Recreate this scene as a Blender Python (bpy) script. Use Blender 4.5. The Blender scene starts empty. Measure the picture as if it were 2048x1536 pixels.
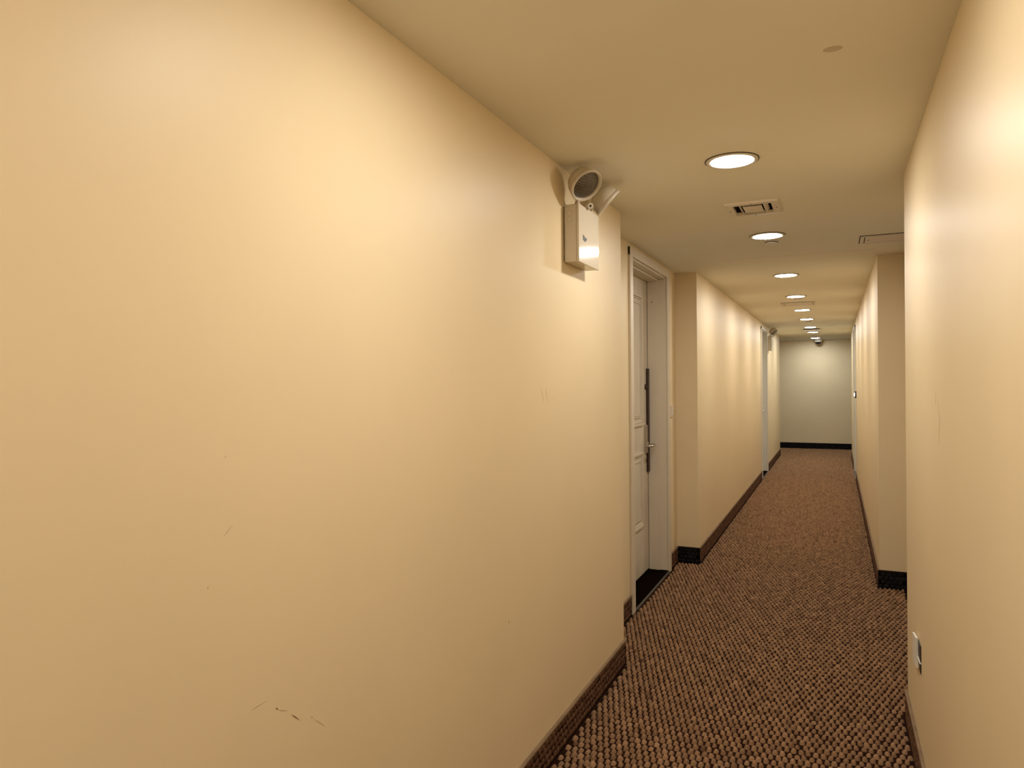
import bpy, bmesh, math, random
import numpy as np
from mathutils import Vector, Matrix

random.seed(7)
rng = np.random.default_rng(7)
scene = bpy.context.scene
COL = scene.collection

# ------------------------------------------------------------------ camera
CAM_H = 1.498
YAW, PITCH, ROLL = math.radians(24.497), math.radians(-0.055), 0.0085
F_PX = 1420.0
_f = Vector((-math.sin(YAW) * math.cos(PITCH), math.cos(YAW) * math.cos(PITCH), math.sin(PITCH)))
_r0 = Vector((math.cos(YAW), math.sin(YAW), 0))
_u0 = _r0.cross(_f)
_c, _s = math.cos(ROLL), math.sin(ROLL)
_r = _c * _r0 - _s * _u0
_u = _s * _r0 + _c * _u0
cam_data = bpy.data.cameras.new('camera')
cam_data.sensor_fit = 'HORIZONTAL'
cam_data.sensor_width = 36.0
cam_data.lens = F_PX / 2048 * 36.0
cam_data.clip_start = 0.02
cam = bpy.data.objects.new('camera', cam_data)
COL.objects.link(cam)
m = Matrix((_r, _u, -_f)).transposed().to_4x4()
m.translation = Vector((0, 0, CAM_H))
cam.matrix_world = m
scene.camera = cam

# ------------------------------------------------------------------ world / exposure
world = bpy.data.worlds.new('world')
scene.world = world
world.use_nodes = True
world.node_tree.nodes['Background'].inputs[0].default_value = (0.0, 0.0, 0.0, 1)
world.node_tree.nodes['Background'].inputs[1].default_value = 0.0
vs = scene.view_settings
vs.view_transform = 'Standard'
vs.look = 'None'
vs.gamma = 1.0
vs.use_curve_mapping = False
vs.exposure = 0.0

LAMP_STRENGTH = 154.0
LAMP_WARM = (1.0, 0.965, 0.92)
LAMP_COOL = (0.93, 0.985, 1.0)

# ------------------------------------------------------------------ plan (metres)
XL, XR = -1.035, 0.280          # corridor walls
XLR, XRR = -1.210, 0.455        # recess walls with the doors
YL0, YL1 = 3.68, 5.95           # left recess
YR0, YR1 = 3.56, 5.75           # right recess
YT, YE = 15.40, 16.95           # cross passage and end wall
CEIL = 2.40
YB = -3.7                       # wall behind
XC = -0.378                     # centre line of the lamps
BB_H, BB_T = 0.132, 0.012       # carpet skirting

# ------------------------------------------------------------------ materials
def new_mat(name):
    mt = bpy.data.materials.new(name)
    mt.use_nodes = True
    nt = mt.node_tree
    return mt, nt, nt.nodes['Principled BSDF']

def paint(name, col, rough=0.45, spec=0.5, mott=0.04, bump=0.05, bscale=160, mscale=1.6, metallic=0.0, coat=0.0):
    mt, nt, b = new_mat(name)
    tc = nt.nodes.new('ShaderNodeTexCoord')
    n1 = nt.nodes.new('ShaderNodeTexNoise')
    n1.inputs['Scale'].default_value = mscale
    n1.inputs['Detail'].default_value = 5
    nt.links.new(tc.outputs['Object'], n1.inputs['Vector'])
    mr = nt.nodes.new('ShaderNodeMapRange')
    mr.inputs[1].default_value = 0.3
    mr.inputs[2].default_value = 0.7
    mr.inputs[3].default_value = 1 - mott
    mr.inputs[4].default_value = 1 + mott
    nt.links.new(n1.outputs[0], mr.inputs[0])
    hs = nt.nodes.new('ShaderNodeHueSaturation')
    hs.inputs['Color'].default_value = (*col, 1)
    nt.links.new(mr.outputs[0], hs.inputs['Value'])
    nt.links.new(hs.outputs[0], b.inputs['Base Color'])
    b.inputs['Roughness'].default_value = rough
    b.inputs['Specular IOR Level'].default_value = spec
    b.inputs['Metallic'].default_value = metallic
    b.inputs['Coat Weight'].default_value = coat
    b.inputs['Coat Roughness'].default_value = 0.08
    if bump > 0:
        n2 = nt.nodes.new('ShaderNodeTexNoise')
        n2.inputs['Scale'].default_value = bscale
        n2.inputs['Detail'].default_value = 3
        nt.links.new(tc.outputs['Object'], n2.inputs['Vector'])
        bp = nt.nodes.new('ShaderNodeBump')
        bp.inputs['Strength'].default_value = bump
        bp.inputs['Distance'].default_value = 0.002
        nt.links.new(n2.outputs[0], bp.inputs['Height'])
        nt.links.new(bp.outputs[0], b.inputs['Normal'])
    return mt

def yarn(name, c_lo, c_hi, rough=0.95, fine=900):
    """looped carpet yarn: tint per loop (colour attribute) times fibre noise"""
    mt, nt, b = new_mat(name)
    tc = nt.nodes.new('ShaderNodeTexCoord')
    at = nt.nodes.new('ShaderNodeAttribute')
    at.attribute_name = 'tint'
    n = nt.nodes.new('ShaderNodeTexNoise')
    n.inputs['Scale'].default_value = fine
    n.inputs['Detail'].default_value = 2
    nt.links.new(tc.outputs['Object'], n.inputs['Vector'])
    mx = nt.nodes.new('ShaderNodeMath'); mx.operation = 'MULTIPLY_ADD'
    nt.links.new(n.outputs[0], mx.inputs[0])
    mx.inputs[1].default_value = 1.3
    mx.inputs[2].default_value = -0.65
    ad = nt.nodes.new('ShaderNodeMath'); ad.operation = 'ADD'; ad.use_clamp = True
    nt.links.new(at.outputs['Fac'], ad.inputs[0])
    nt.links.new(mx.outputs[0], ad.inputs[1])
    cr = nt.nodes.new('ShaderNodeValToRGB')
    cr.color_ramp.elements[0].color = (*c_lo, 1)
    cr.color_ramp.elements[1].color = (*c_hi, 1)
    nt.links.new(ad.outputs[0], cr.inputs[0])
    nt.links.new(cr.outputs[0], b.inputs['Base Color'])
    b.inputs['Roughness'].default_value = rough
    b.inputs['Specular IOR Level'].default_value = 0.1
    bp = nt.nodes.new('ShaderNodeBump')
    bp.inputs['Strength'].default_value = 0.5
    bp.inputs['Distance'].default_value = 0.002
    nt.links.new(n.outputs[0], bp.inputs['Height'])
    nt.links.new(bp.outputs[0], b.inputs['Normal'])
    return mt

def lamp_mat(name, col, strength):
    mt, nt, b = new_mat(name)
    b.inputs['Base Color'].default_value = (0.9, 0.9, 0.88, 1)
    b.inputs['Roughness'].default_value = 0.3
    b.inputs['Emission Color'].default_value = (*col, 1)
    b.inputs['Emission Strength'].default_value = strength
    return mt

WALL_C = (0.79, 0.642, 0.405)
M = {}
M['wall'] = paint('cream_wall_paint', WALL_C, rough=0.43, spec=0.20, mott=0.025, bump=0.035, bscale=90)
M['wall_end'] = paint('end_wall_paint', (0.80, 0.66, 0.43), rough=0.5, spec=0.2, mott=0.03, bump=0.04, bscale=90)
M['ceiling'] = paint('ceiling_paint', (0.87, 0.82, 0.68), rough=0.8, spec=0.2, mott=0.02, bump=0.05, bscale=120)
M['ceil_part'] = paint('ceiling_fitting_paint', (0.80, 0.72, 0.60), rough=0.5, mott=0.03, bump=0)
M['door'] = paint('door_paint', (0.64, 0.56, 0.43), rough=0.42, spec=0.4, mott=0.05, bump=0.04, bscale=60, mscale=4)
M['casing'] = paint('casing_paint', (0.68, 0.59, 0.45), rough=0.4, mott=0.03, bump=0.02)
M['casing_grey'] = paint('casing_paint_grey', (0.70, 0.67, 0.58), rough=0.4, mott=0.03, bump=0.02)
M['granite'] = paint('dark_granite', (0.006, 0.003, 0.002), rough=0.7, spec=0.0, mott=0.4, mscale=60, bump=0)
M['edge_metal'] = paint('threshold_strip_metal', (0.075, 0.058, 0.04), rough=0.5, metallic=0.2, bump=0)
M['steel'] = paint('brushed_steel', (0.55, 0.50, 0.44), rough=0.28, metallic=1.0, bump=0)
M['bronze'] = paint('dark_brown_strip', (0.03, 0.010, 0.006), rough=0.45, bump=0)
M['black'] = paint('black_plastic', (0.008, 0.007, 0.007), rough=0.4, bump=0)
M['gap_and_painted_shade'] = paint('dark_duct_and_shade', (0.03, 0.022, 0.014), rough=0.9, bump=0)  # duct and gap interiors, also shade painted in around ceiling fittings
M['fixture'] = paint('cream_enamel', (0.64, 0.56, 0.43), rough=0.085, spec=0.34, mott=0.02, bump=0)
M['head'] = paint('cream_plastic', (0.62, 0.54, 0.41), rough=0.33, spec=0.5, mott=0.02, bump=0)
M['trim'] = paint('lamp_trim_white', (0.74, 0.68, 0.58), rough=0.35, bump=0)
M['white'] = paint('white_plastic', (0.80, 0.76, 0.66), rough=0.35, bump=0)
M['pile'] = yarn('carpet_loop_yarn', (0.075, 0.036, 0.018), (0.40, 0.235, 0.125))
M['pile_wall'] = yarn('skirting_loop_yarn', (0.040, 0.017, 0.010), (0.17, 0.088, 0.046))
M['pile_black'] = yarn('black_loop_yarn', (0.004, 0.004, 0.005), (0.022, 0.019, 0.018))
M['backing'] = paint('carpet_backing', (0.020, 0.007, 0.003), rough=0.95, spec=0.05, mott=0.2, mscale=40, bump=0)
M['backing_wall'] = paint('skirting_backing', (0.018, 0.007, 0.004), rough=0.95, spec=0.05, mott=0.2, mscale=40, bump=0)
M['backing_black'] = paint('black_skirting_backing', (0.004, 0.003, 0.003), rough=0.95, spec=0.05, bump=0)
M['binding'] = paint('skirting_binding', (0.22, 0.145, 0.082), rough=0.8, spec=0.2, mott=0.2, mscale=14, bump=0)
M['binding_black'] = paint('black_skirting_binding', (0.014, 0.007, 0.005), rough=0.8, spec=0.2, bump=0)
M['lens_warm'] = lamp_mat('warm_lamp_glass', LAMP_WARM, LAMP_STRENGTH)
M['lens_cool'] = lamp_mat('cool_lamp_glass', LAMP_COOL, LAMP_STRENGTH * 1.15)
M['bell_glow'] = lamp_mat('bell_indicator', (1.0, 0.93, 0.8), 9.0)
M['scuff'] = paint('scuff_dark', (0.32, 0.20, 0.10), rough=0.7, bump=0)
M['scuff_soft'] = paint('scuff_soft', (0.66, 0.51, 0.32), rough=0.6, bump=0)
M['stain'] = paint('ceiling_stain', (0.64, 0.55, 0.40), rough=0.8, bump=0)

# ribbed glass of the emergency lamps
mt, nt, b = new_mat('ribbed_lamp_glass')
b.inputs['Base Color'].default_value = (0.13, 0.095, 0.06, 1)
b.inputs['Roughness'].default_value = 0.12
b.inputs['Specular IOR Level'].default_value = 0.7
b.inputs['Coat Weight'].default_value = 0.6
tc = nt.nodes.new('ShaderNodeTexCoord')
w1 = nt.nodes.new('ShaderNodeTexWave'); w1.inputs['Scale'].default_value = 55; w1.bands_direction = 'X'
w2 = nt.nodes.new('ShaderNodeTexWave'); w2.inputs['Scale'].default_value = 28; w2.bands_direction = 'Y'
nt.links.new(tc.outputs['Object'], w1.inputs['Vector'])
nt.links.new(tc.outputs['Object'], w2.inputs['Vector'])
ad = nt.nodes.new('ShaderNodeMath'); ad.operation = 'ADD'
nt.links.new(w1.outputs['Fac'], ad.inputs[0]); nt.links.new(w2.outputs['Fac'], ad.inputs[1])
bp = nt.nodes.new('ShaderNodeBump'); bp.inputs['Strength'].default_value = 0.6; bp.inputs['Distance'].default_value = 0.002
nt.links.new(ad.outputs[0], bp.inputs['Height']); nt.links.new(bp.outputs[0], b.inputs['Normal'])
nz = nt.nodes.new('ShaderNodeTexNoise'); nz.inputs['Scale'].default_value = 22
nt.links.new(tc.outputs['Object'], nz.inputs['Vector'])
cr = nt.nodes.new('ShaderNodeValToRGB')
cr.color_ramp.elements[0].color = (0.022, 0.014, 0.008, 1); cr.color_ramp.elements[1].color = (0.14, 0.105, 0.065, 1)
nt.links.new(nz.outputs[0], cr.inputs[0]); nt.links.new(cr.outputs[0], b.inputs['Base Color'])
M['ribbed'] = mt

# ------------------------------------------------------------------ mesh helpers
def add_box(bm, x0, x1, y0, y1, z0, z1, bevel=0.0, mat=None):
    vs_ = [bm.verts.new((x, y, z)) for x in (x0, x1) for y in (y0, y1) for z in (z0, z1)]
    idx = [(0, 1, 3, 2), (4, 6, 7, 5), (0, 4, 5, 1), (2, 3, 7, 6), (0, 2, 6, 4), (1, 5, 7, 3)]
    fs = [bm.faces.new([vs_[i] for i in f]) for f in idx]
    if mat is not None:
        bmesh.ops.transform(bm, matrix=mat, verts=vs_)
    if bevel > 0:
        es = set()
        for f in fs:
            es.update(f.edges)
        bmesh.ops.bevel(bm, geom=list(es), offset=bevel, segments=2, affect='EDGES', profile=0.6)

def add_lathe(bm, prof, seg=32, mat=None, cap0=False, cap1=False):
    """profile [(r, z)] turned about Z"""
    rings = []
    for r, z in prof:
        if r < 1e-6:
            v = bm.verts.new((0, 0, z)); rings.append([v])
        else:
            rings.append([bm.verts.new((r * math.cos(2 * math.pi * i / seg), r * math.sin(2 * math.pi * i / seg), z)) for i in range(seg)])
    for a, c in zip(rings[:-1], rings[1:]):
        for i in range(seg):
            j = (i + 1) % seg
            if len(a) == 1 and len(c) == 1:
                continue
            if len(a) == 1:
                bm.faces.new((a[0], c[i], c[j]))
            elif len(c) == 1:
                bm.faces.new((a[i], c[0], a[j]))
            else:
                bm.faces.new((a[i], c[i], c[j], a[j]))
    if cap0 and len(rings[0]) > 1:
        bm.faces.new(rings[0])
    if cap1 and len(rings[-1]) > 1:
        bm.faces.new(rings[-1])
    if mat is not None:
        bmesh.ops.transform(bm, matrix=mat, verts=[v for rg in rings for v in rg])

def add_tube(bm, pts, rad, seg=12):
    pts = [Vector(p) for p in pts]
    rings = []
    up = Vector((0, 0, 1))
    for i, p in enumerate(pts):
        d = (pts[min(i + 1, len(pts) - 1)] - pts[max(i - 1, 0)]).normalized()
        a = d.cross(up)
        if a.length < 1e-3:
            a = d.cross(Vector((1, 0, 0)))
        a.normalize(); c = d.cross(a).normalized()
        rr = rad[i] if isinstance(rad, (list, tuple)) else rad
        rings.append([bm.verts.new(p + rr * (math.cos(t) * a + math.sin(t) * c)) for t in [2 * math.pi * k / seg for k in range(seg)]])
    for a, c in zip(rings[:-1], rings[1:]):
        for k in range(seg):
            j = (k + 1) % seg
            bm.faces.new((a[k], a[j], c[j], c[k]))
    bm.faces.new(rings[0][::-1]); bm.faces.new(rings[-1])

def obj(name, bm, mat, parent=None, smooth=False, kind=None):
    bmesh.ops.recalc_face_normals(bm, faces=bm.faces)
    me = bpy.data.meshes.new(name)
    bm.to_mesh(me); bm.free()
    if smooth:
        for p in me.polygons:
            p.use_smooth = True
    me.materials.append(mat)
    o = bpy.data.objects.new(name, me)
    COL.objects.link(o)
    if parent is not None:
        o.parent = parent
        o.matrix_parent_inverse = parent.matrix_world.inverted() if False else Matrix.Identity(4)
    if kind:
        o['kind'] = kind
    return o

def boxes(name, lst, mat, parent=None, bevel=0.0, kind=None):
    bm = bmesh.new()
    for q in lst:
        add_box(bm, *q, bevel=bevel)
    return obj(name, bm, mat, parent, kind=kind)

def empty(name, loc=(0, 0, 0), rz=0.0):
    o = bpy.data.objects.new(name, None)
    o.empty_display_size = 0.1
    COL.objects.link(o)
    o.location = loc
    o.rotation_euler = (0, 0, rz)
    return o

def tag(o, label, cat, group=None):
    o['label'] = label
    o['category'] = cat
    if group:
        o['group'] = group
    return o

def struct(o, label=None):
    o['kind'] = 'structure'
    if label:
        o['label'] = label
    return o

def copy_tree(o, parent=None):
    c = o.copy()
    COL.objects.link(c)
    c.parent = parent
    for ch in list(o.children):
        copy_tree(ch, c)
    return c

# loops of carpet yarn as one mesh ------------------------------------------------
def loop_mesh(name, centres, su, sv, h, n, mat, to_world, parent, jitter=0.0011, normal_off=0.0):
    """centres (k,2) in surface coordinates u,v; each loop an n x n pillow; to_world maps u,v,w"""
    k = len(centres)
    g = np.linspace(-1, 1, n)
    gu, gv = np.meshgrid(g, g, indexing='ij')
    prof = (1 - np.abs(gu) ** 3.2) * (1 - np.abs(gv) ** 3.2)
    # rounder outline
    ru = gu * np.sqrt(np.clip(1 - 0.22 * gv ** 2, 0, 1))
    rv = gv * np.sqrt(np.clip(1 - 0.28 * gu ** 2, 0, 1))
    ru, rv, prof = ru.ravel(), rv.ravel(), prof.ravel()
    cj = centres + rng.normal(0, jitter, centres.shape)
    sc = 1 + rng.normal(0, 0.07, (k, 1))
    hh = h * (1 + rng.normal(0, 0.14, (k, 1)))
    lean = rng.normal(0, 0.10, (k, 1))
    U = cj[:, :1] + sc * su * ru[None] + lean * hh * prof[None]
    V = cj[:, 1:] + sc * sv * rv[None]
    W = hh * prof[None] - 0.0008 + normal_off
    co = to_world(U.ravel(), V.ravel(), W.ravel()).astype(np.float32)
    i = np.arange(n - 1)
    a = (i[:, None] * n + i[None, :]).ravel()
    quad = np.stack([a, a + n, a + n + 1, a + 1], 1)
    faces = (quad[None] + (np.arange(k) * n * n)[:, None, None]).reshape(-1, 4)
    me = bpy.data.meshes.new(name)
    me.vertices.add(len(co)); me.vertices.foreach_set('co', co.ravel())
    me.loops.add(faces.size); me.loops.foreach_set('vertex_index', faces.ravel().astype(np.int32))
    me.polygons.add(len(faces))
    me.polygons.foreach_set('loop_start', (np.arange(len(faces)) * 4).astype(np.int32))
    me.polygons.foreach_set('use_smooth', np.ones(len(faces), dtype=bool))
    tint = np.clip(rng.normal(0.62, 0.11, k), 0.1, 1.0)
    at = me.attributes.new('tint', 'FLOAT', 'POINT')
    at.data.foreach_set('value', np.repeat(tint, n * n).astype(np.float32))
    me.update(calc_edges=True)
    me.materials.append(mat)
    o = bpy.data.objects.new(name, me)
    COL.objects.link(o)
    o.parent = parent
    o['kind'] = 'stuff'
    return o

# ------------------------------------------------------------------ the shell
struct(boxes('floor', [(-3.2, 2.6, YB - 0.2, YE + 0.2, -0.12, 0.0)], M['backing']),
       'brown loop pile carpet floor running down the corridor')
FLOOR = bpy.data.objects['floor']

def floor_map(u, v, w):
    return np.stack([u, v, w], 1)

SX, SY = 0.0272, 0.042
pts = []
j = 0
y = -1.0
while y < YE - 0.02:
    x = -3.0 + (SX / 2 if j % 2 else 0)
    row_x = np.arange(-2.0, 1.3, SX) + (SX / 2 if j % 2 else 0)
    lo = np.full(row_x.shape, XL + BB_T + 0.008); hi = np.full(row_x.shape, XR - BB_T - 0.008)
    l0, h0 = XL + BB_T + 0.008, XR - BB_T - 0.008
    if YL0 + 0.02 < y < YL1 - 0.03:
        l0 = XLR + BB_T + 0.01
        if 4.54 < y < 5.65:
            l0 = XLR + 0.026
    if YR0 + 0.02 < y < YR1 - 0.03:
        h0 = XRR - BB_T - 0.01
        if 4.36 < y < 5.46:
            h0 = XRR - 0.026
    if y > YT + 0.02:
        l0, h0 = -2.0, 1.2
    ok = (row_x > l0) & (row_x < h0)
    pts.append(np.stack([row_x[ok], np.full(ok.sum(), y)], 1))
    y += SY; j += 1
pts = np.concatenate(pts)
near = (pts[:, 1] > 1.6) & (pts[:, 1] < 6.5)
mid = pts[:, 1] >= 6.5
loop_mesh('carpet_pile', pts[near], 0.0108, 0.0168, 0.0130, 8, M['pile'], floor_map, FLOOR)
loop_mesh('carpet_pile', pts[~near], 0.0104, 0.0165, 0.0135, 5, M['pile'], floor_map, FLOOR)

VENTS = ((-0.381, 3.872), (-0.372, 13.47))
VHX, VHY = 0.098, 0.113          # half size of the duct openings
_x0, _x1 = -0.381 - VHX, -0.372 + VHX
_cz = (CEIL, CEIL + 0.12)
_cb = [(-3.2, _x0, YB - 0.2, YE + 0.2, *_cz), (_x1, 2.6, YB - 0.2, YE + 0.2, *_cz)]
_y = YB - 0.2
for _vx, _vy in VENTS:
    _cb.append((_x0, _x1, _y, _vy - VHY, *_cz))
    _y = _vy + VHY
_cb.append((_x0, _x1, _y, YE + 0.2, *_cz))
struct(boxes('ceiling', _cb, M['ceiling']),
       'plain beige ceiling with a row of recessed lamps')
CEILING = bpy.data.objects['ceiling']

T = 0.2
# left side: door openings
D1 = (4.54, 5.582, 2.318)       # door in the left recess: y0, y1, top
D2 = (11.50, 12.40, 2.30)       # flush door further down, left
D3 = (4.36, 5.40, 2.318)        # door in the right recess
D4 = (11.98, 12.88, 2.30)       # flush door further down, right
wl = struct(boxes('wall_left', [(XLR - T, XL, YB, YL0, 0, CEIL)], M['wall']), 'long cream painted wall with a glossy lamp reflection')
boxes_r = [(XLR - T, XLR, YL0, D1[0], 0, CEIL), (XLR - T, XLR, D1[1], YL1, 0, CEIL), (XLR - T, XLR, D1[0], D1[1], D1[2], CEIL)]
struct(boxes('wall_left_recess', boxes_r, M['wall']), 'cream wall set back around the panelled door')
boxes_f = [(XLR - T, XL, YL1, D2[0], 0, CEIL), (XLR - T, XL, D2[1], YT, 0, CEIL), (XLR - T, XL, D2[0], D2[1], D2[2], CEIL)]
struct(boxes('wall_left_far', boxes_f, M['wall']), 'cream wall beyond the door recess with light scallops')
wr = struct(boxes('wall_right', [(XR, XRR + T, YB, YR0, 0, CEIL)], M['wall']), 'cream painted wall with a broken socket near its corner')
boxes_r = [(XRR, XRR + T, YR0, D3[0], 0, CEIL), (XRR, XRR + T, D3[1], YR1, 0, CEIL), (XRR, XRR + T, D3[0], D3[1], D3[2], CEIL)]
struct(boxes('wall_right_recess', boxes_r, M['wall']), 'cream wall set back behind the socket wall corner')
boxes_f = [(XR, XRR + T, YR1, D4[0], 0, CEIL), (XR, XRR + T, D4[1], YT, 0, CEIL), (XR, XRR + T, D4[0], D4[1], D4[2], CEIL)]
struct(boxes('wall_right_far', boxes_f, M['wall']), 'cream wall beyond the right recess with light scallops')
struct(boxes('wall_end', [(-3.2, 2.6, YE, YE + 0.2, 0, CEIL)], M['wall_end']), 'grey beige end wall under the dome camera')
struct(boxes('wall_back', [(-3.2, 2.6, YB - 0.2, YB, 0, CEIL)], M['wall']), 'cream wall closing the corridor behind')
struct(boxes('wall_passage_left', [(-3.2, -3.0, YT, YE, 0, CEIL), (-3.0, XLR - T, YT - 0.15, YT, 0, CEIL)], M['wall']), 'cream wall of the cross passage')
struct(boxes('wall_passage_right', [(2.4, 2.6, YT, YE, 0, CEIL), (XRR + T, 2.4, YT - 0.15, YT, 0, CEIL)], M['wall']), 'cream wall of the cross passage')

# ------------------------------------------------------------------ carpet skirting
def skirting(name, axis, pos, sgn, a0, a1, dark=False, label=None, weave_to=None):
    """board against a wall; axis 'y' runs along Y on plane x=pos facing sgn; 'x' likewise"""
    mats = ('backing_black', 'pile_black', 'binding_black') if dark else ('backing_wall', 'pile_wall', 'binding')
    t0, t1 = sorted((pos, pos + sgn * (BB_T - 0.004)))
    if axis == 'y':
        q = (t0, t1, a0, a1, 0, BB_H - 0.008)
    else:
        q = (a0, a1, t0, t1, 0, BB_H - 0.008)
    root = struct(boxes(name, [q], M[mats[0]]), label)
    b0, b1 = sorted((pos, pos + sgn * (BB_T + 0.001)))
    q = (b0, b1, a0, a1, BB_H - 0.012, BB_H) if axis == 'y' else (a0, a1, b0, b1, BB_H - 0.012, BB_H)
    boxes('binding', [q], M[mats[2]], root, bevel=0.003)
    us, rows = [], 4
    rh = (BB_H - 0.016) / rows
    for r in range(rows):
        u = np.arange(a0 + 0.015, a1 - 0.012, SY * 0.86) + (SY * 0.43 if r % 2 else 0)
        u = u[u < a1 - 0.012]
        us.append(np.stack([u, np.full(u.shape, 0.006 + (r + 0.5) * rh)], 1))
    c = np.concatenate(us)
    face = pos + sgn * (BB_T - 0.004)
    if axis == 'y':
        f = lambda u, v, w: np.stack([face + sgn * w, u, v], 1)
    else:
        f = lambda u, v, w: np.stack([u, face + sgn * w, v], 1)
    loop_mesh('loop_weave', c, SY * 0.42, rh * 0.52, 0.0055, 5 if a0 < 8 else 4, M[mats[1]], f, root, jitter=0.0009)
    return root

e = BB_T
skirting('baseboard_left', 'y', XL, 1, 0.2, YL0 + e, label='carpet skirting with brown binding under the long wall')
skirting('baseboard_left_recess_near', 'y', XLR, 1, YL0 + 0.002, D1[0] - 0.075, label='short carpet skirting before the panelled door')
skirting('baseboard_left_recess_far', 'y', XLR, 1, D1[1] + 0.072, YL1 - e - 0.002, label='short carpet skirting after the panelled door')
skirting('baseboard_left_return', 'x', YL1, -1, XLR + 0.001, XL + e - 0.001, dark=True, label='black skirting on the recess end by the door')
skirting('baseboard_left_far', 'y', XL, 1, YL1 - 0.001, D2[0] - 0.056, label='carpet skirting along the left wall beyond the recess')
skirting('baseboard_left_last', 'y', XL, 1, D2[1] + 0.056, YT, label='carpet skirting past the far left door')
skirting('baseboard_right', 'y', XR, -1, 0.6, YR0 + e, label='carpet skirting below the broken socket')
skirting('baseboard_right_return', 'x', YR1, -1, XR - e + 0.001, XRR - 0.001, dark=True, label='black skirting on the right recess end')
skirting('baseboard_right_far', 'y', XR, -1, YR1 - 0.001, D4[0] - 0.056, label='carpet skirting along the far right wall')
skirting('baseboard_right_last', 'y', XR, -1, D4[1] + 0.056, YT, label='carpet skirting past the far right door')
skirting('baseboard_end', 'x', YE, -1, -2.9, 2.3, dark=True, label='black skirting along the end wall')

# thin pale strip at the head of the end wall
bm = bmesh.new(); add_box(bm, -2.9, 2.3, YE - 0.035, YE, CEIL - 0.02, CEIL, bevel=0.006)
struct(obj('end_strip', bm, M['ceil_part']), 'thin pale strip above the end wall')

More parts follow.
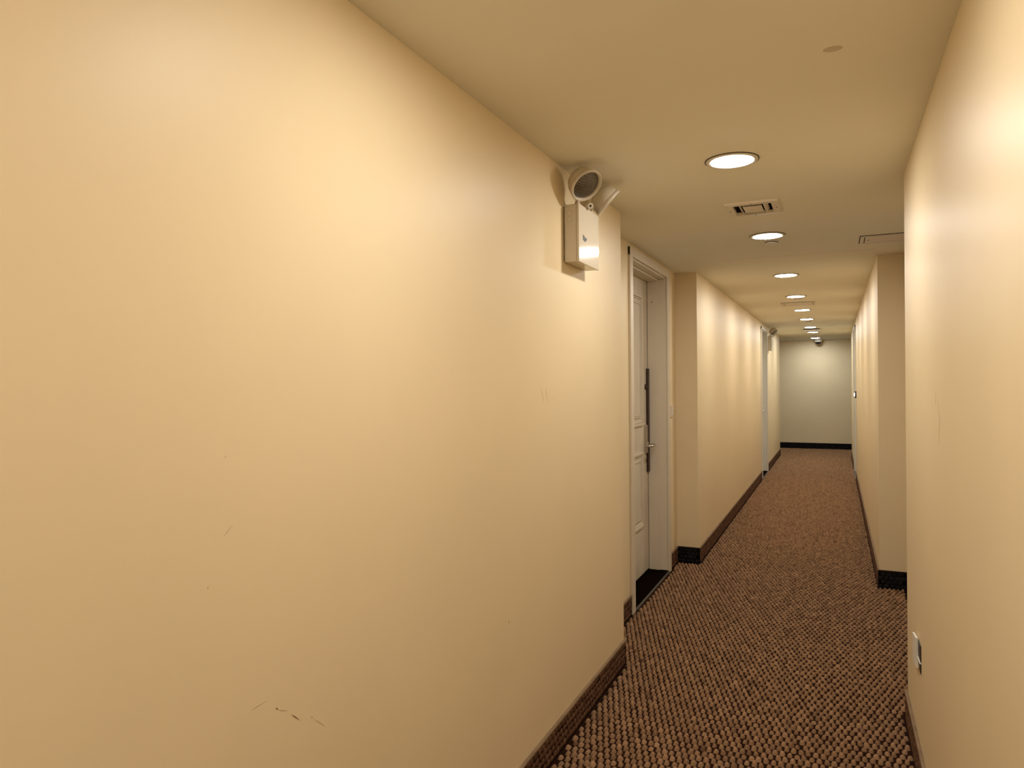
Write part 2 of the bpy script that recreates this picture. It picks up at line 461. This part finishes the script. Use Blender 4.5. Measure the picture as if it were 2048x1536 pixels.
# ------------------------------------------------------------------ doors
def make_door(name, X, sgn, D, depth, label, flush=False, casing='casing', grey=False):
    """sgn +1: wall face looks to +X (left wall). Local geometry in world coordinates."""
    y0, y1, top = D
    root = struct(empty(name, (0, 0, 0)), label)
    cm = M['casing_grey'] if grey else M[casing]
    cw = 0.07 if not flush else 0.05
    def bx(xa, xb, ya, yb, za, zb):
        a, c = X + sgn * xa, X + sgn * xb
        return (min(a, c), max(a, c), ya, yb, za, zb)
    ct = min(top + cw * 0.8, CEIL - 0.012)
    # casing: two uprights and a head, each a board
    boxes('casing_upright', [bx(0.0005, 0.016, y0 - cw, y0, 0, ct)], cm, root, bevel=0.003)
    boxes('casing_upright', [bx(0.0005, 0.016, y1, y1 + cw, 0, ct)], cm, root, bevel=0.003)
    boxes('casing_head', [bx(0.0005, 0.018, y0 - cw, y1 + cw, top, ct)], cm, root, bevel=0.003)
    j = 0.012
    zt = 0.02
    lx = -depth            # front of the leaf
    # jamb linings with a door stop
    bm = bmesh.new()
    add_box(bm, *bx(-depth - 0.06, 0.0, y0, y0 + j, zt, top - j), bevel=0.002)
    add_box(bm, *bx(-depth + 0.004, -0.055, y0 + j, y0 + j + 0.012, zt, top - j - 0.012), bevel=0.002)
    obj('jamb', bm, cm, root)
    bm = bmesh.new()
    add_box(bm, *bx(-depth - 0.06, 0.0, y1 - j, y1, zt, top - j), bevel=0.002)
    add_box(bm, *bx(-depth + 0.004, -0.055, y1 - j - 0.012, y1 - j, zt, top - j - 0.012), bevel=0.002)
    obj('jamb', bm, cm, root)
    bm = bmesh.new()
    add_box(bm, *bx(-depth - 0.06, 0.0, y0, y1, top - j, top), bevel=0.002)
    add_box(bm, *bx(-depth + 0.004, -0.055, y0 + j, y1 - j, top - j - 0.014, top - j), bevel=0.002)
    obj('jamb_head', bm, cm, root)
    # leaf
    ly0, ly1 = y0 + j + 0.003, y1 - j - 0.004
    lt = top - j - 0.004
    leaf = boxes('door_leaf', [bx(lx - 0.045, lx, ly0, ly1, zt + 0.006, lt)], M['door'], root, bevel=0.003)
    # raised panels: outer bead, sunk field, inner bead
    st = 0.185 if not flush else 0.13
    for (za, zb) in ((1.165, lt - 0.14), (0.39, 0.965)):
        bm = bmesh.new()
        pa, pb = ly0 + st, ly1 - st
        def ring(off, wd, pr):
            add_box(bm, *bx(lx - 0.001, lx + pr, pa + off, pb - off, za + off, za + off + wd), bevel=pr * 0.35)
            add_box(bm, *bx(lx - 0.001, lx + pr, pa + off, pb - off, zb - off - wd, zb - off), bevel=pr * 0.35)
            add_box(bm, *bx(lx - 0.001, lx + pr, pa + off, pa + off + wd, za + off + wd, zb - off - wd), bevel=pr * 0.35)
            add_box(bm, *bx(lx - 0.001, lx + pr, pb - off - wd, pb - off, za + off + wd, zb - off - wd), bevel=pr * 0.35)
        ring(0.0, 0.022, 0.012)
        ring(0.024, 0.010, 0.006)
        ring(0.062, 0.010, 0.006)
        add_box(bm, *bx(lx - 0.001, lx + 0.004, pa + 0.075, pb - 0.075, za + 0.075, zb - 0.075), bevel=0.002)
        obj('panel_moulding', bm, M['door'], leaf)
    # threshold slab with a metal lip towards the carpet
    th = boxes('threshold', [bx(-depth - 0.06, 0.004, y0 + 0.0005, y1 - 0.0005, 0.0, 0.018)], M['granite'], root, bevel=0.002)
    boxes('edge_strip', [bx(0.004, 0.020, y0 + 0.001, y1 - 0.001, 0.0, 0.014)], M['edge_metal'], th, bevel=0.003)
    # lock, lever, strip
    lk = boxes('lock_plate', [bx(lx, lx + 0.014, ly1 - 0.115, ly1 - 0.060, 0.945, 1.165)], M['steel'], leaf, bevel=0.004)
    bm = bmesh.new()
    yc = ly1 - 0.088
    zc = 1.010
    def P(dx, dy, dz=0.0):
        return (X + sgn * (lx + dx), yc + dy, zc + dz)
    add_tube(bm, [P(0.012, 0), P(0.055, 0), P(0.070, -0.004), P(0.079, -0.016), P(0.082, -0.034), P(0.082, -0.10), P(0.076, -0.118), P(0.060, -0.127), P(0.028, -0.128)], 0.0085, 12)
    obj('lever_handle', bm, M['steel'], leaf, smooth=True)
    bm = bmesh.new()
    add_lathe(bm, [(0.0, 0.0), (0.026, 0.0), (0.026, 0.006), (0.018, 0.010), (0.0, 0.010)], 20, Matrix.Translation(P(0.013, 0)) @ Matrix.Rotation(math.radians(90) * sgn, 4, 'Y'))
    obj('rose', bm, M['steel'], leaf, smooth=False)
    boxes('guard_strip', [bx(lx + 0.0005, lx + 0.016, ly1 - 0.058, ly1 - 0.002, 0.795, 1.605)], M['bronze'], leaf, bevel=0.003)
    bm = bmesh.new()
    add_lathe(bm, [(0.0, 0.012), (0.016, 0.010), (0.021, 0.004), (0.021, 0.0)], 18, Matrix.Translation((X + sgn * (lx + 0.0005), ly1 - 0.082, 1.462)) @ Matrix.Rotation(math.radians(90) * sgn, 4, 'Y'))
    obj('door_viewer', bm, M['bronze'], leaf, smooth=True)
    # screw cap on the jamb
    bm = bmesh.new()
    add_lathe(bm, [(0.0, 0.0015), (0.004, 0.001), (0.0045, 0.0)], 10, Matrix.Translation((X - sgn * 0.105, y1 - j - 0.0125, 2.13)) @ Matrix.Rotation(math.radians(90), 4, 'X'))
    obj('screw', bm, M['bronze'], root)
    return root

make_door('door_1', XLR, 1, D1, 0.145, 'off white panelled door with brown guard strip in the left recess')
make_door('door_2', XL, 1, D2, 0.105, 'flush off white door beside the far emergency light', flush=True, grey=True)
make_door('door_3', XRR, -1, D3, 0.145, 'off white panelled door in the right recess')
make_door('door_4', XR, -1, D4, 0.105, 'flush off white door near the end on the right wall', flush=True, grey=True)

# ------------------------------------------------------------------ downlights
def make_downlight(cool):
    root = empty('downlight')
    bm = bmesh.new()
    add_lathe(bm, [(0.0845, -0.001), (0.0848, -0.0062), (0.088, -0.0066), (0.097, -0.0066), (0.101, -0.0058), (0.1035, 0.0)], 48)
    obj('trim_ring', bm, M['trim'], root, smooth=True)
    bm = bmesh.new()
    add_lathe(bm, [(0.1036, -0.0030), (0.1058, -0.0030), (0.1060, -0.0002)], 48)
    obj('gap_and_painted_shade', bm, M['gap_and_painted_shade'], root)  # dark ring painting in the shadow line around the trim
    bm = bmesh.new()
    R_, sag = 0.0842, 0.0055
    prof = [(0.0, -sag - 0.006)] + [(R_ * t, -sag * (1 - t ** 2.4) - 0.006) for t in (0.4, 0.7, 0.9, 1.0)]
    add_lathe(bm, prof, 36)
    obj('lens', bm, M['lens_cool' if cool else 'lens_warm'], root, smooth=True)
    return root

lamp_y = [-1.94, -0.29, 1.36, 3.01, 4.66, 6.47, 8.14, 9.74, 11.20, 12.92, 14.25, 16.22]
lamp_lab = {
    3.01: 'round recessed downlight between the emergency light and the ceiling vent',
    4.66: 'round recessed downlight after the square vent, just before a sprinkler cap',
    6.47: 'round recessed downlight just past the left door recess',
    8.14: 'round recessed downlight just before the ceiling hatch',
    9.74: 'round recessed downlight just past the ceiling hatch',
    11.20: 'round recessed downlight just before the last sprinkler cap',
    12.92: 'round recessed downlight on the near side of the far vent',
    14.25: 'round recessed downlight on the far side of the far vent',
    16.22: 'round recessed downlight beside the dome camera at the end wall',
}
warm = make_downlight(False); warm.location = (XC, lamp_y[0], CEIL)
coolp = None
for i, yy in enumerate(lamp_y):
    cool = yy > 12
    if i == 0:
        o = warm
    elif cool and coolp is None:
        coolp = make_downlight(True); o = coolp
    else:
        o = copy_tree(coolp if cool else warm)
    o.location = (XC, yy, CEIL)
    tag(o, lamp_lab.get(yy, 'round recessed downlight over the long bare stretch of left wall'), 'ceiling light', 'downlights along the corridor')

# ------------------------------------------------------------------ emergency lights
def head_matrix(c, n):
    n = Vector(n).normalized()
    q = n.to_track_quat('Z', 'Y')
    return Matrix.Translation(c) @ q.to_matrix().to_4x4()

def make_emergency(name):
    """local frame: wall plane x=0, centred on y=0, z=0 is the box bottom"""
    root = empty(name)
    bw, bh, x0, x1 = 0.135, 0.240, 0.006, 0.070
    body = boxes('case', [(x0, x1 - 0.012, -bw, bw, 0, bh)], M['fixture'], root, bevel=0.003)
    boxes('cover', [(x1 - 0.0115, x1, -bw - 0.0015, bw + 0.0015, -0.0015, bh + 0.0015)], M['fixture'], root, bevel=0.0035)
    boxes('mounting_plate', [(0.0005, 0.006, -bw + 0.015, bw - 0.015, 0.02, bh - 0.02)], M['head'], root)
    # knock-outs pressed into both ends of the case
    for sy in (-1, 1):
        for zc in (0.205, 0.178):
            bm = bmesh.new()
            add_lathe(bm, [(0.0108, 0.0), (0.0112, 0.0012), (0.0122, 0.0012), (0.0126, 0.0)], 24,
                      Matrix.Translation((0.030, sy * (bw + 0.0001), zc)) @ Matrix.Rotation(-sy * math.radians(90), 4, 'X'))
            obj('knockout', bm, M['head'], body)
    # black mark with a pale spot on the cover
    bm = bmesh.new()
    poly = [(-0.012, 0.020), (0.011, 0.008), (0.021, 0.007), (0.023, -0.003), (0.015, -0.006), (0.008, -0.018), (-0.013, -0.008), (-0.010, 0.0)]
    yo, zo = -0.068, 0.105
    lo = [bm.verts.new((x1 + 0.0001, yo + a * 1.5, zo + c * 0.72)) for a, c in poly]
    hi = [bm.verts.new((x1 + 0.0009, yo + a * 1.5, zo + c * 0.72)) for a, c in poly]
    bm.faces.new(lo[::-1]); bm.faces.new(hi)
    for i in range(len(poly)):
        k = (i + 1) % len(poly)
        bm.faces.new((lo[i], lo[k], hi[k], hi[i]))
    mk = obj('logo_mark', bm, M['black'], root)
    bm = bmesh.new()
    add_lathe(bm, [(0.0, 0.0006), (0.0015, 0.0005), (0.0017, 0.0)], 10, Matrix.Translation((x1 + 0.001, yo - 0.001, zo + 0.001)) @ Matrix.Rotation(math.radians(90), 4, 'Y'))
    obj('spot', bm, M['white'], mk)
    # two lamp heads on knuckle brackets
    for sy in (-1, 1):
        c = Vector((0.110, sy * 0.155, 0.303))
        n = Vector((0.649, sy * 0.34, -0.687)).normalized()
        mt_ = head_matrix(c, n)
        bm = bmesh.new()
        add_lathe(bm, [(0.0, -0.074), (0.022, -0.0728), (0.041, -0.067), (0.055, -0.055), (0.0635, -0.038), (0.0675, -0.020), (0.0688, 0.0)], 40, mt_)
        hd = obj('lamp_head', bm, M['head'], root, smooth=True)
        bm = bmesh.new()
        add_lathe(bm, [(0.066, -0.010), (0.0692, -0.010), (0.0708, -0.005), (0.0712, 0.003), (0.0695, 0.006), (0.067, 0.0065), (0.066, 0.004), (0.0645, 0.0045), (0.062, 0.0045), (0.0605, 0.001), (0.060, -0.006)], 48, mt_)
        obj('rim', bm, M['head'], hd, smooth=True)
        bm = bmesh.new()
        add_lathe(bm, [(0.0, 0.006), (0.02, 0.0048), (0.04, 0.0014), (0.054, -0.003), (0.0612, -0.006)], 40)
        gl = obj('lens', bm, M['ribbed'], hd, smooth=True)
        gl.matrix_local = mt_
        # bracket from the case top to the lamp head
        back = c - n * 0.062
        bm = bmesh.new()
        base = Vector((0.042, sy * 0.090, bh - 0.001))
        knee = Vector((0.052, sy * 0.100, bh + 0.022))
        add_tube(bm, [base, base.lerp(knee, 0.6), knee, knee.lerp(back, 0.5), back + Vector((0, 0, -0.01))], [0.009, 0.009, 0.008, 0.008, 0.008], 12)
        obj('bracket', bm, M['head'], root, smooth=True)
        bm = bmesh.new()
        kc = Vector((0.080, sy * 0.022 , bh + 0.012)) if sy < 0 else Vector((0.030, sy * 0.085, bh + 0.020))
        kn = Vector((0.55, -0.80, -0.2)) if sy < 0 else Vector((0.5, 0.8, -0.2))
        add_lathe(bm, [(0.0045, 0.010), (0.0055, 0.014), (0.0120, 0.014), (0.0135, 0.011), (0.0135, -0.012), (0.0, -0.012)], 24, head_matrix(kc, kn))
        kk = obj('knuckle', bm, M['head'], root, smooth=False)
        bm = bmesh.new()
        add_lathe(bm, [(0.0, 0.011), (0.0046, 0.0108), (0.0048, 0.004)], 14, head_matrix(kc, kn))
        obj('pivot_screw', bm, M['bronze'], kk)
    # thin conduit strap between the knuckles
    boxes('top_plate', [(0.014, 0.062, -0.105, 0.105, bh + 0.0016, bh + 0.005)], M['head'], root, bevel=0.001)
    return root

em = make_emergency('emergency_light')
em.location = (XL, 2.937, 2.004)
tag(em, 'cream twin head emergency light high on the long left wall', 'emergency light', 'emergency lights')
em2 = copy_tree(em)
em2.location = (XL, 12.70, 2.004)
tag(em2, 'cream twin head emergency light past the far left door', 'emergency light', 'emergency lights')

# ------------------------------------------------------------------ ceiling fittings
def make_vent(name, cx, cy, label, drop=0.0):
    root = empty(name, (cx, cy, CEIL - drop))
    hx, hy = 0.130, 0.145
    def frame(bm, ax, ay, bx_, by_, z0, z1):
        # sloped square ring: outer half sizes at z0, inner at z1
        o = [bm.verts.new((sx * ax, sy * ay, z0)) for sx, sy in ((-1, -1), (1, -1), (1, 1), (-1, 1))]
        i = [bm.verts.new((sx * bx_, sy * by_, z1)) for sx, sy in ((-1, -1), (1, -1), (1, 1), (-1, 1))]
        for k in range(4):
            q = (k + 1) % 4
            bm.faces.new((o[k], o[q], i[q], i[k]))
        return o, i
    bm = bmesh.new()
    ix, iy = hx - 0.036, hy - 0.036
    frame(bm, hx, hy, hx - 0.004, hy - 0.004, -0.0003, -0.012)
    frame(bm, hx - 0.004, hy - 0.004, ix, iy, -0.012, -0.013)
    frame(bm, ix, iy, ix, iy, -0.013, 0.004)
    obj('flange', bm, M['ceil_part'], root)
    # dark duct above the opening
    bm = bmesh.new()
    frame(bm, ix + 0.0005, iy + 0.0005, ix + 0.0005, iy + 0.0005, 0.004, 0.10)
    top = [bm.verts.new((sx * (ix + 0.0005), sy * (iy + 0.0005), 0.10)) for sx, sy in ((-1, -1), (1, -1), (1, 1), (-1, 1))]
    bm.faces.new(top)
    obj('duct', bm, M['gap_and_painted_shade'], root)
    # side vanes, tilted strips along the duct
    for sx in (-1, 1):
        bm = bmesh.new()
        add_box(bm, -0.0008, 0.0008, -iy + 0.002, iy - 0.002, -0.013, 0.013, mat=Matrix.Translation((sx * 0.063, 0, 0.001)) @ Matrix.Rotation(sx * math.radians(42), 4, 'Y'))
        obj('vane', bm, M['ceil_part'], root)
    # folded core plate
    bm = bmesh.new()
    add_box(bm, -0.046, 0.046, -0.072, 0.086, -0.0007, 0.0007, mat=Matrix.Translation((0, 0, -0.0085)) @ Matrix.Rotation(math.radians(1.5), 4, 'X'))
    frame(bm, 0.046, 0.079, 0.040, 0.070, -0.0085, 0.006)
    obj('core_plate', bm, M['ceil_part'], root)
    if drop:
        bm = bmesh.new()
        frame(bm, hx - 0.003, hy - 0.003, hx - 0.003, hy - 0.003, -0.002, drop - 0.0003)
        obj('collar', bm, M['gap_and_painted_shade'], root)  # dark band painting in the shadow between ceiling and dropped flange
    for sx, sy in ((-1, 0), (1, 0), (0, -1), (0, 1)):
        bm = bmesh.new()
        add_lathe(bm, [(0.0, -0.0016), (0.0035, -0.0012), (0.004, 0.0)], 10, Matrix.Translation((sx * (hx - 0.016), sy * (hy - 0.016), -0.0127)))
        obj('screw', bm, M['bronze'], root)
    return tag(root, label, 'vent', 'square ceiling vents')

make_vent('ceiling_vent', -0.381, 3.872, 'square ceiling vent with sloped louvres between the two largest downlights')
make_vent('ceiling_vent', -0.372, 13.47, 'square ceiling vent far down between two cooler downlights', drop=0.020)

def make_cap():
    root = empty('sprinkler_cap')
    bm = bmesh.new()
    add_lathe(bm, [(0.041, 0.0), (0.041, -0.0052)], 32)
    obj('cup', bm, M['gap_and_painted_shade'], root, smooth=True)
    bm = bmesh.new()
    add_lathe(bm, [(0.0, -0.0078), (0.040, -0.0076), (0.0425, -0.0068), (0.0425, -0.0058), (0.041, -0.0052), (0.0, -0.0052)], 36)
    obj('cover_disc', bm, M['ceil_part'], root, smooth=True)
    return root
cap = make_cap()
for i, (yy, lab) in enumerate(((4.90, 'flat round sprinkler cap beside the downlight facing the door recess'),
                               (8.40, 'flat round sprinkler cap between a downlight and the ceiling hatch'),
                               (11.76, 'flat round sprinkler cap well down the corridor near the far door'))):
    o = cap if i == 0 else copy_tree(cap)
    o.location = (XC + 0.005, yy, CEIL)
    tag(o, lab, 'sprinkler cap', 'concealed sprinkler caps')

# access hatches
def make_hatch(name, x0, x1, y0, y1, label, slot):
    root = empty(name, ((x0 + x1) / 2, (y0 + y1) / 2, CEIL))
    hx, hy = (x1 - x0) / 2, (y1 - y0) / 2
    t = 0.006
    bm = bmesh.new()
    fw = 0.022
    add_box(bm, -hx, hx, -hy, -hy + fw, -t, -0.0002)
    add_box(bm, -hx, hx, hy - fw, hy, -t, -0.0002)
    add_box(bm, -hx, -hx + fw, -hy + fw, hy - fw, -t, -0.0002)
    add_box(bm, hx - fw, hx, -hy + fw, hy - fw, -t, -0.0002)
    obj('frame', bm, M['ceil_part'], root)
    bm = bmesh.new()
    add_box(bm, -hx - 0.005, hx, -hy - 0.012, -hy, -0.0022, -0.0002)
    add_box(bm, -hx - 0.005, -hx, -hy, hy, -0.0022, -0.0002)
    obj('gap_and_painted_shade', bm, M['gap_and_painted_shade'], root)  # dark strips painting in shade along the near and left frame edges
    g = 0.006
    bm = bmesh.new()
    add_box(bm, -hx + fw + g, hx - fw - g, -hy + fw + g, hy - fw - g, -t, -0.001)
    pn = obj('panel', bm, M['ceil_part'], root)
    bm = bmesh.new()
    add_box(bm, -hx + fw, hx - fw, -hy + fw, hy - fw, -0.0009, -0.0002)
    obj('dark_gap', bm, M['gap_and_painted_shade'], root)
    bm = bmesh.new()
    add_box(bm, -hx + fw + 0.02, -hx + fw + 0.035, -0.006, 0.002, -t - 0.0012, -t)
    obj('catch', bm, M['bronze'], pn)
    return tag(root, label, 'access panel', 'ceiling access panels')
make_hatch('ceiling_hatch', 0.150, 0.452, 4.955, 5.215, 'narrow ceiling access panel over the right recess', True)
make_hatch('ceiling_hatch', -0.565, -0.205, 8.77, 9.13, 'square ceiling access panel between two downlights further on', False)

# dome camera at the end
root = empty('dome_camera', (-0.335, 16.74, CEIL))
bm = bmesh.new()
add_lathe(bm, [(0.0, -0.001), (0.078, 0.0), (0.080, -0.012), (0.076, -0.040), (0.066, -0.048), (0.060, -0.050)], 32)
obj('housing', bm, M['white'], root, smooth=True)
bm = bmesh.new()
R_ = 0.062
add_lathe(bm, [(0.060, -0.049)] + [(R_ * math.cos(a), -0.055 - R_ * math.sin(a)) for a in [math.radians(d) for d in (0, 15, 30, 45, 60, 75)]] + [(0.0, -0.055 - R_)], 32)
obj('dome_glass', bm, M['black'], root, smooth=True)
bm = bmesh.new()
add_lathe(bm, [(0.067, -0.046), (0.071, -0.050), (0.069, -0.062), (0.062, -0.064)], 32)
obj('ring', bm, M['white'], root, smooth=True)
tag(root, 'white dome camera with black glass hanging by the end wall', 'camera')

# ------------------------------------------------------------------ wall fittings
def make_bell(name, X, sgn, yc, zc, label, glow=False):
    root = empty(name, (X, yc, zc))
    s = sgn
    bx = lambda a, c, *r: (min(s * a, s * c), max(s * a, s * c), *r)
    boxes('plate', [bx(0.0005, 0.009, -0.043, 0.043, -0.047, 0.047)], M['white'] if glow else M['casing'], root, bevel=0.003)
    boxes('push_button', [bx(0.009, 0.013, -0.012, 0.014, -0.026, 0.026)], M['bell_glow'] if glow else M['white'], root, bevel=0.0015)
    if not glow:
        boxes('indicator', [bx(0.009, 0.0105, 0.024, 0.029, -0.030, 0.020)], M['bronze'], root)
    return tag(root, label, 'doorbell', 'doorbell plates')
make_bell('doorbell', XLR, 1, 5.755, 1.262, 'small cream doorbell plate beside the panelled door')
make_bell('doorbell', XRR, -1, 5.62, 1.25, 'small cream doorbell plate inside the right recess')

# lit bell by the far right door: black housing with glowing face
root = empty('lit_doorbell', (XR, 11.72, 1.286))
bm = bmesh.new()
add_lathe(bm, [(0.0, 0.0), (0.052, 0.0), (0.052, 0.016), (0.047, 0.020), (0.030, 0.020), (0.0, 0.020)], 28, Matrix.Rotation(math.radians(-90), 4, 'Y'))
obj('housing', bm, M['black'], root, smooth=False)
bm = bmesh.new()
add_lathe(bm, [(0.0, 0.032), (0.014, 0.031), (0.024, 0.026), (0.027, 0.0205)], 28, Matrix.Rotation(math.radians(-90), 4, 'Y'))
obj('glowing_face', bm, M['bell_glow'], root, smooth=True)
tag(root, 'round black doorbell with a glowing white face on the far right wall', 'doorbell')

# broken socket low on the right wall
root = empty('wall_socket', (XR, 3.07, 0.475))
bm = bmesh.new()
add_box(bm, -0.003, -0.0004, -0.072, 0.004, -0.020, 0.042, bevel=0.0008)
add_box(bm, -0.003, -0.0004, -0.072, -0.030, -0.062, -0.024, bevel=0.0008)
obj('back_box', bm, M['black'], root)
bm = bmesh.new()
add_box(bm, -0.004, 0.004, -0.042, 0.042, -0.056, 0.056, bevel=0.0015,
        mat=Matrix.Translation((-0.0085, 0.046, -0.012)) @ Matrix.Rotation(math.radians(-4), 4, 'X') @ Matrix.Rotation(math.radians(3), 4, 'Z'))
obj('cover_plate', bm, M['white'], root)
bm = bmesh.new()
add_box(bm, -0.006, -0.0004, -0.075, 0.004, -0.0235, -0.0205, bevel=0.0008)
obj('cross_bar', bm, M['white'], root)
tag(root, 'broken white wall socket with a loose cover and black gap', 'socket')

# ------------------------------------------------------------------ marks worn into the paint
def marks(name, wall, mat, segs, plane='x', pos=XL, sgn=1):
    """thin slivers on the wall: (y0,z0,y1,z1,width)"""
    for (a0, z0, a1, z1, wd) in segs:
        bm = bmesh.new()
        p, q = Vector((a0, z0)), Vector((a1, z1))
        d = (q - p).normalized(); nn = Vector((-d.y, d.x)) * wd / 2
        ring = [p, p.lerp(q, 0.35) + nn, p.lerp(q, 0.7) + nn * 0.7, q, p.lerp(q, 0.7) - nn * 0.5, p.lerp(q, 0.35) - nn]
        lo = [bm.verts.new((pos, v.x, v.y)) for v in ring]
        hi = [bm.verts.new((pos + sgn * 0.0004, v.x, v.y)) for v in ring]
        bm.faces.new(hi)
        for i in range(6):
            k = (i + 1) % 6
            bm.faces.new((lo[i], lo[k], hi[k], hi[i]))
        obj(name, bm, mat, wall)
marks('scuff_mark', wl, M['scuff'], [
    (1.105, 0.846, 1.113, 0.839, 0.0035), (1.151, 0.813, 1.176, 0.790, 0.0030), (2.225, 0.666, 2.234, 0.677, 0.004)])
marks('scuff_mark', wl, M['scuff_soft'], [
    (1.114, 0.838, 1.140, 0.826, 0.003), (1.211, 0.783, 1.217, 0.777, 0.004), (1.225, 0.770, 1.257, 0.742, 0.003),
    (1.039, 0.869, 1.080, 0.872, 0.003), (1.522, 0.586, 1.534, 0.590, 0.003), (2.267, 0.238, 2.276, 0.245, 0.005),
    (0.975, 1.218, 0.998, 1.237, 0.004), (0.937, 1.131, 0.940, 1.136, 0.004), (2.541, 1.481, 2.571, 1.422, 0.006),
    (2.588, 1.480, 2.613, 1.417, 0.006), (2.662, 1.430, 2.674, 1.439, 0.004), (0.980, 1.364, 0.984, 1.368, 0.003)])
marks('scuff_mark', wr, M['scuff_soft'], [
    (2.43, 1.40, 2.47, 1.30, 0.010), (2.47, 1.44, 2.44, 1.36, 0.006), (2.52, 1.46, 2.53, 1.42, 0.005)], pos=XR, sgn=-1)

# faint old stain and a scratch on the ceiling, joint line between boards
bm = bmesh.new()
add_lathe(bm, [(0.0, -0.0005), (0.018, -0.0004), (0.021, 0.0)], 20, Matrix.Translation((0.0, 2.123, CEIL)) @ Matrix.Diagonal((1.2, 0.9, 1, 1)))
obj('water_stain', bm, M['stain'], CEILING)
bm = bmesh.new(); add_box(bm, XL + 0.25, XR - 0.02, 5.474, 5.478, CEIL - 0.0006, CEIL)
obj('board_joint', bm, M['stain'], CEILING)
bm = bmesh.new(); add_box(bm, -0.035, 0.035, -0.003, 0.003, -0.002, 0.0, mat=Matrix.Translation((-0.966, 5.065, CEIL)) @ Matrix.Rotation(math.radians(62), 4, 'Z'))
obj('scratch', bm, M['trim'], CEILING)

for (xa, xb, yy) in ((-0.93, -0.74, 11.95), (-0.98, -0.80, 15.9)):
    bm = bmesh.new(); add_box(bm, xa, xb, yy, yy + 0.05, CEIL - 0.0035, CEIL)
    obj('joint_strip', bm, M['stain'], CEILING)
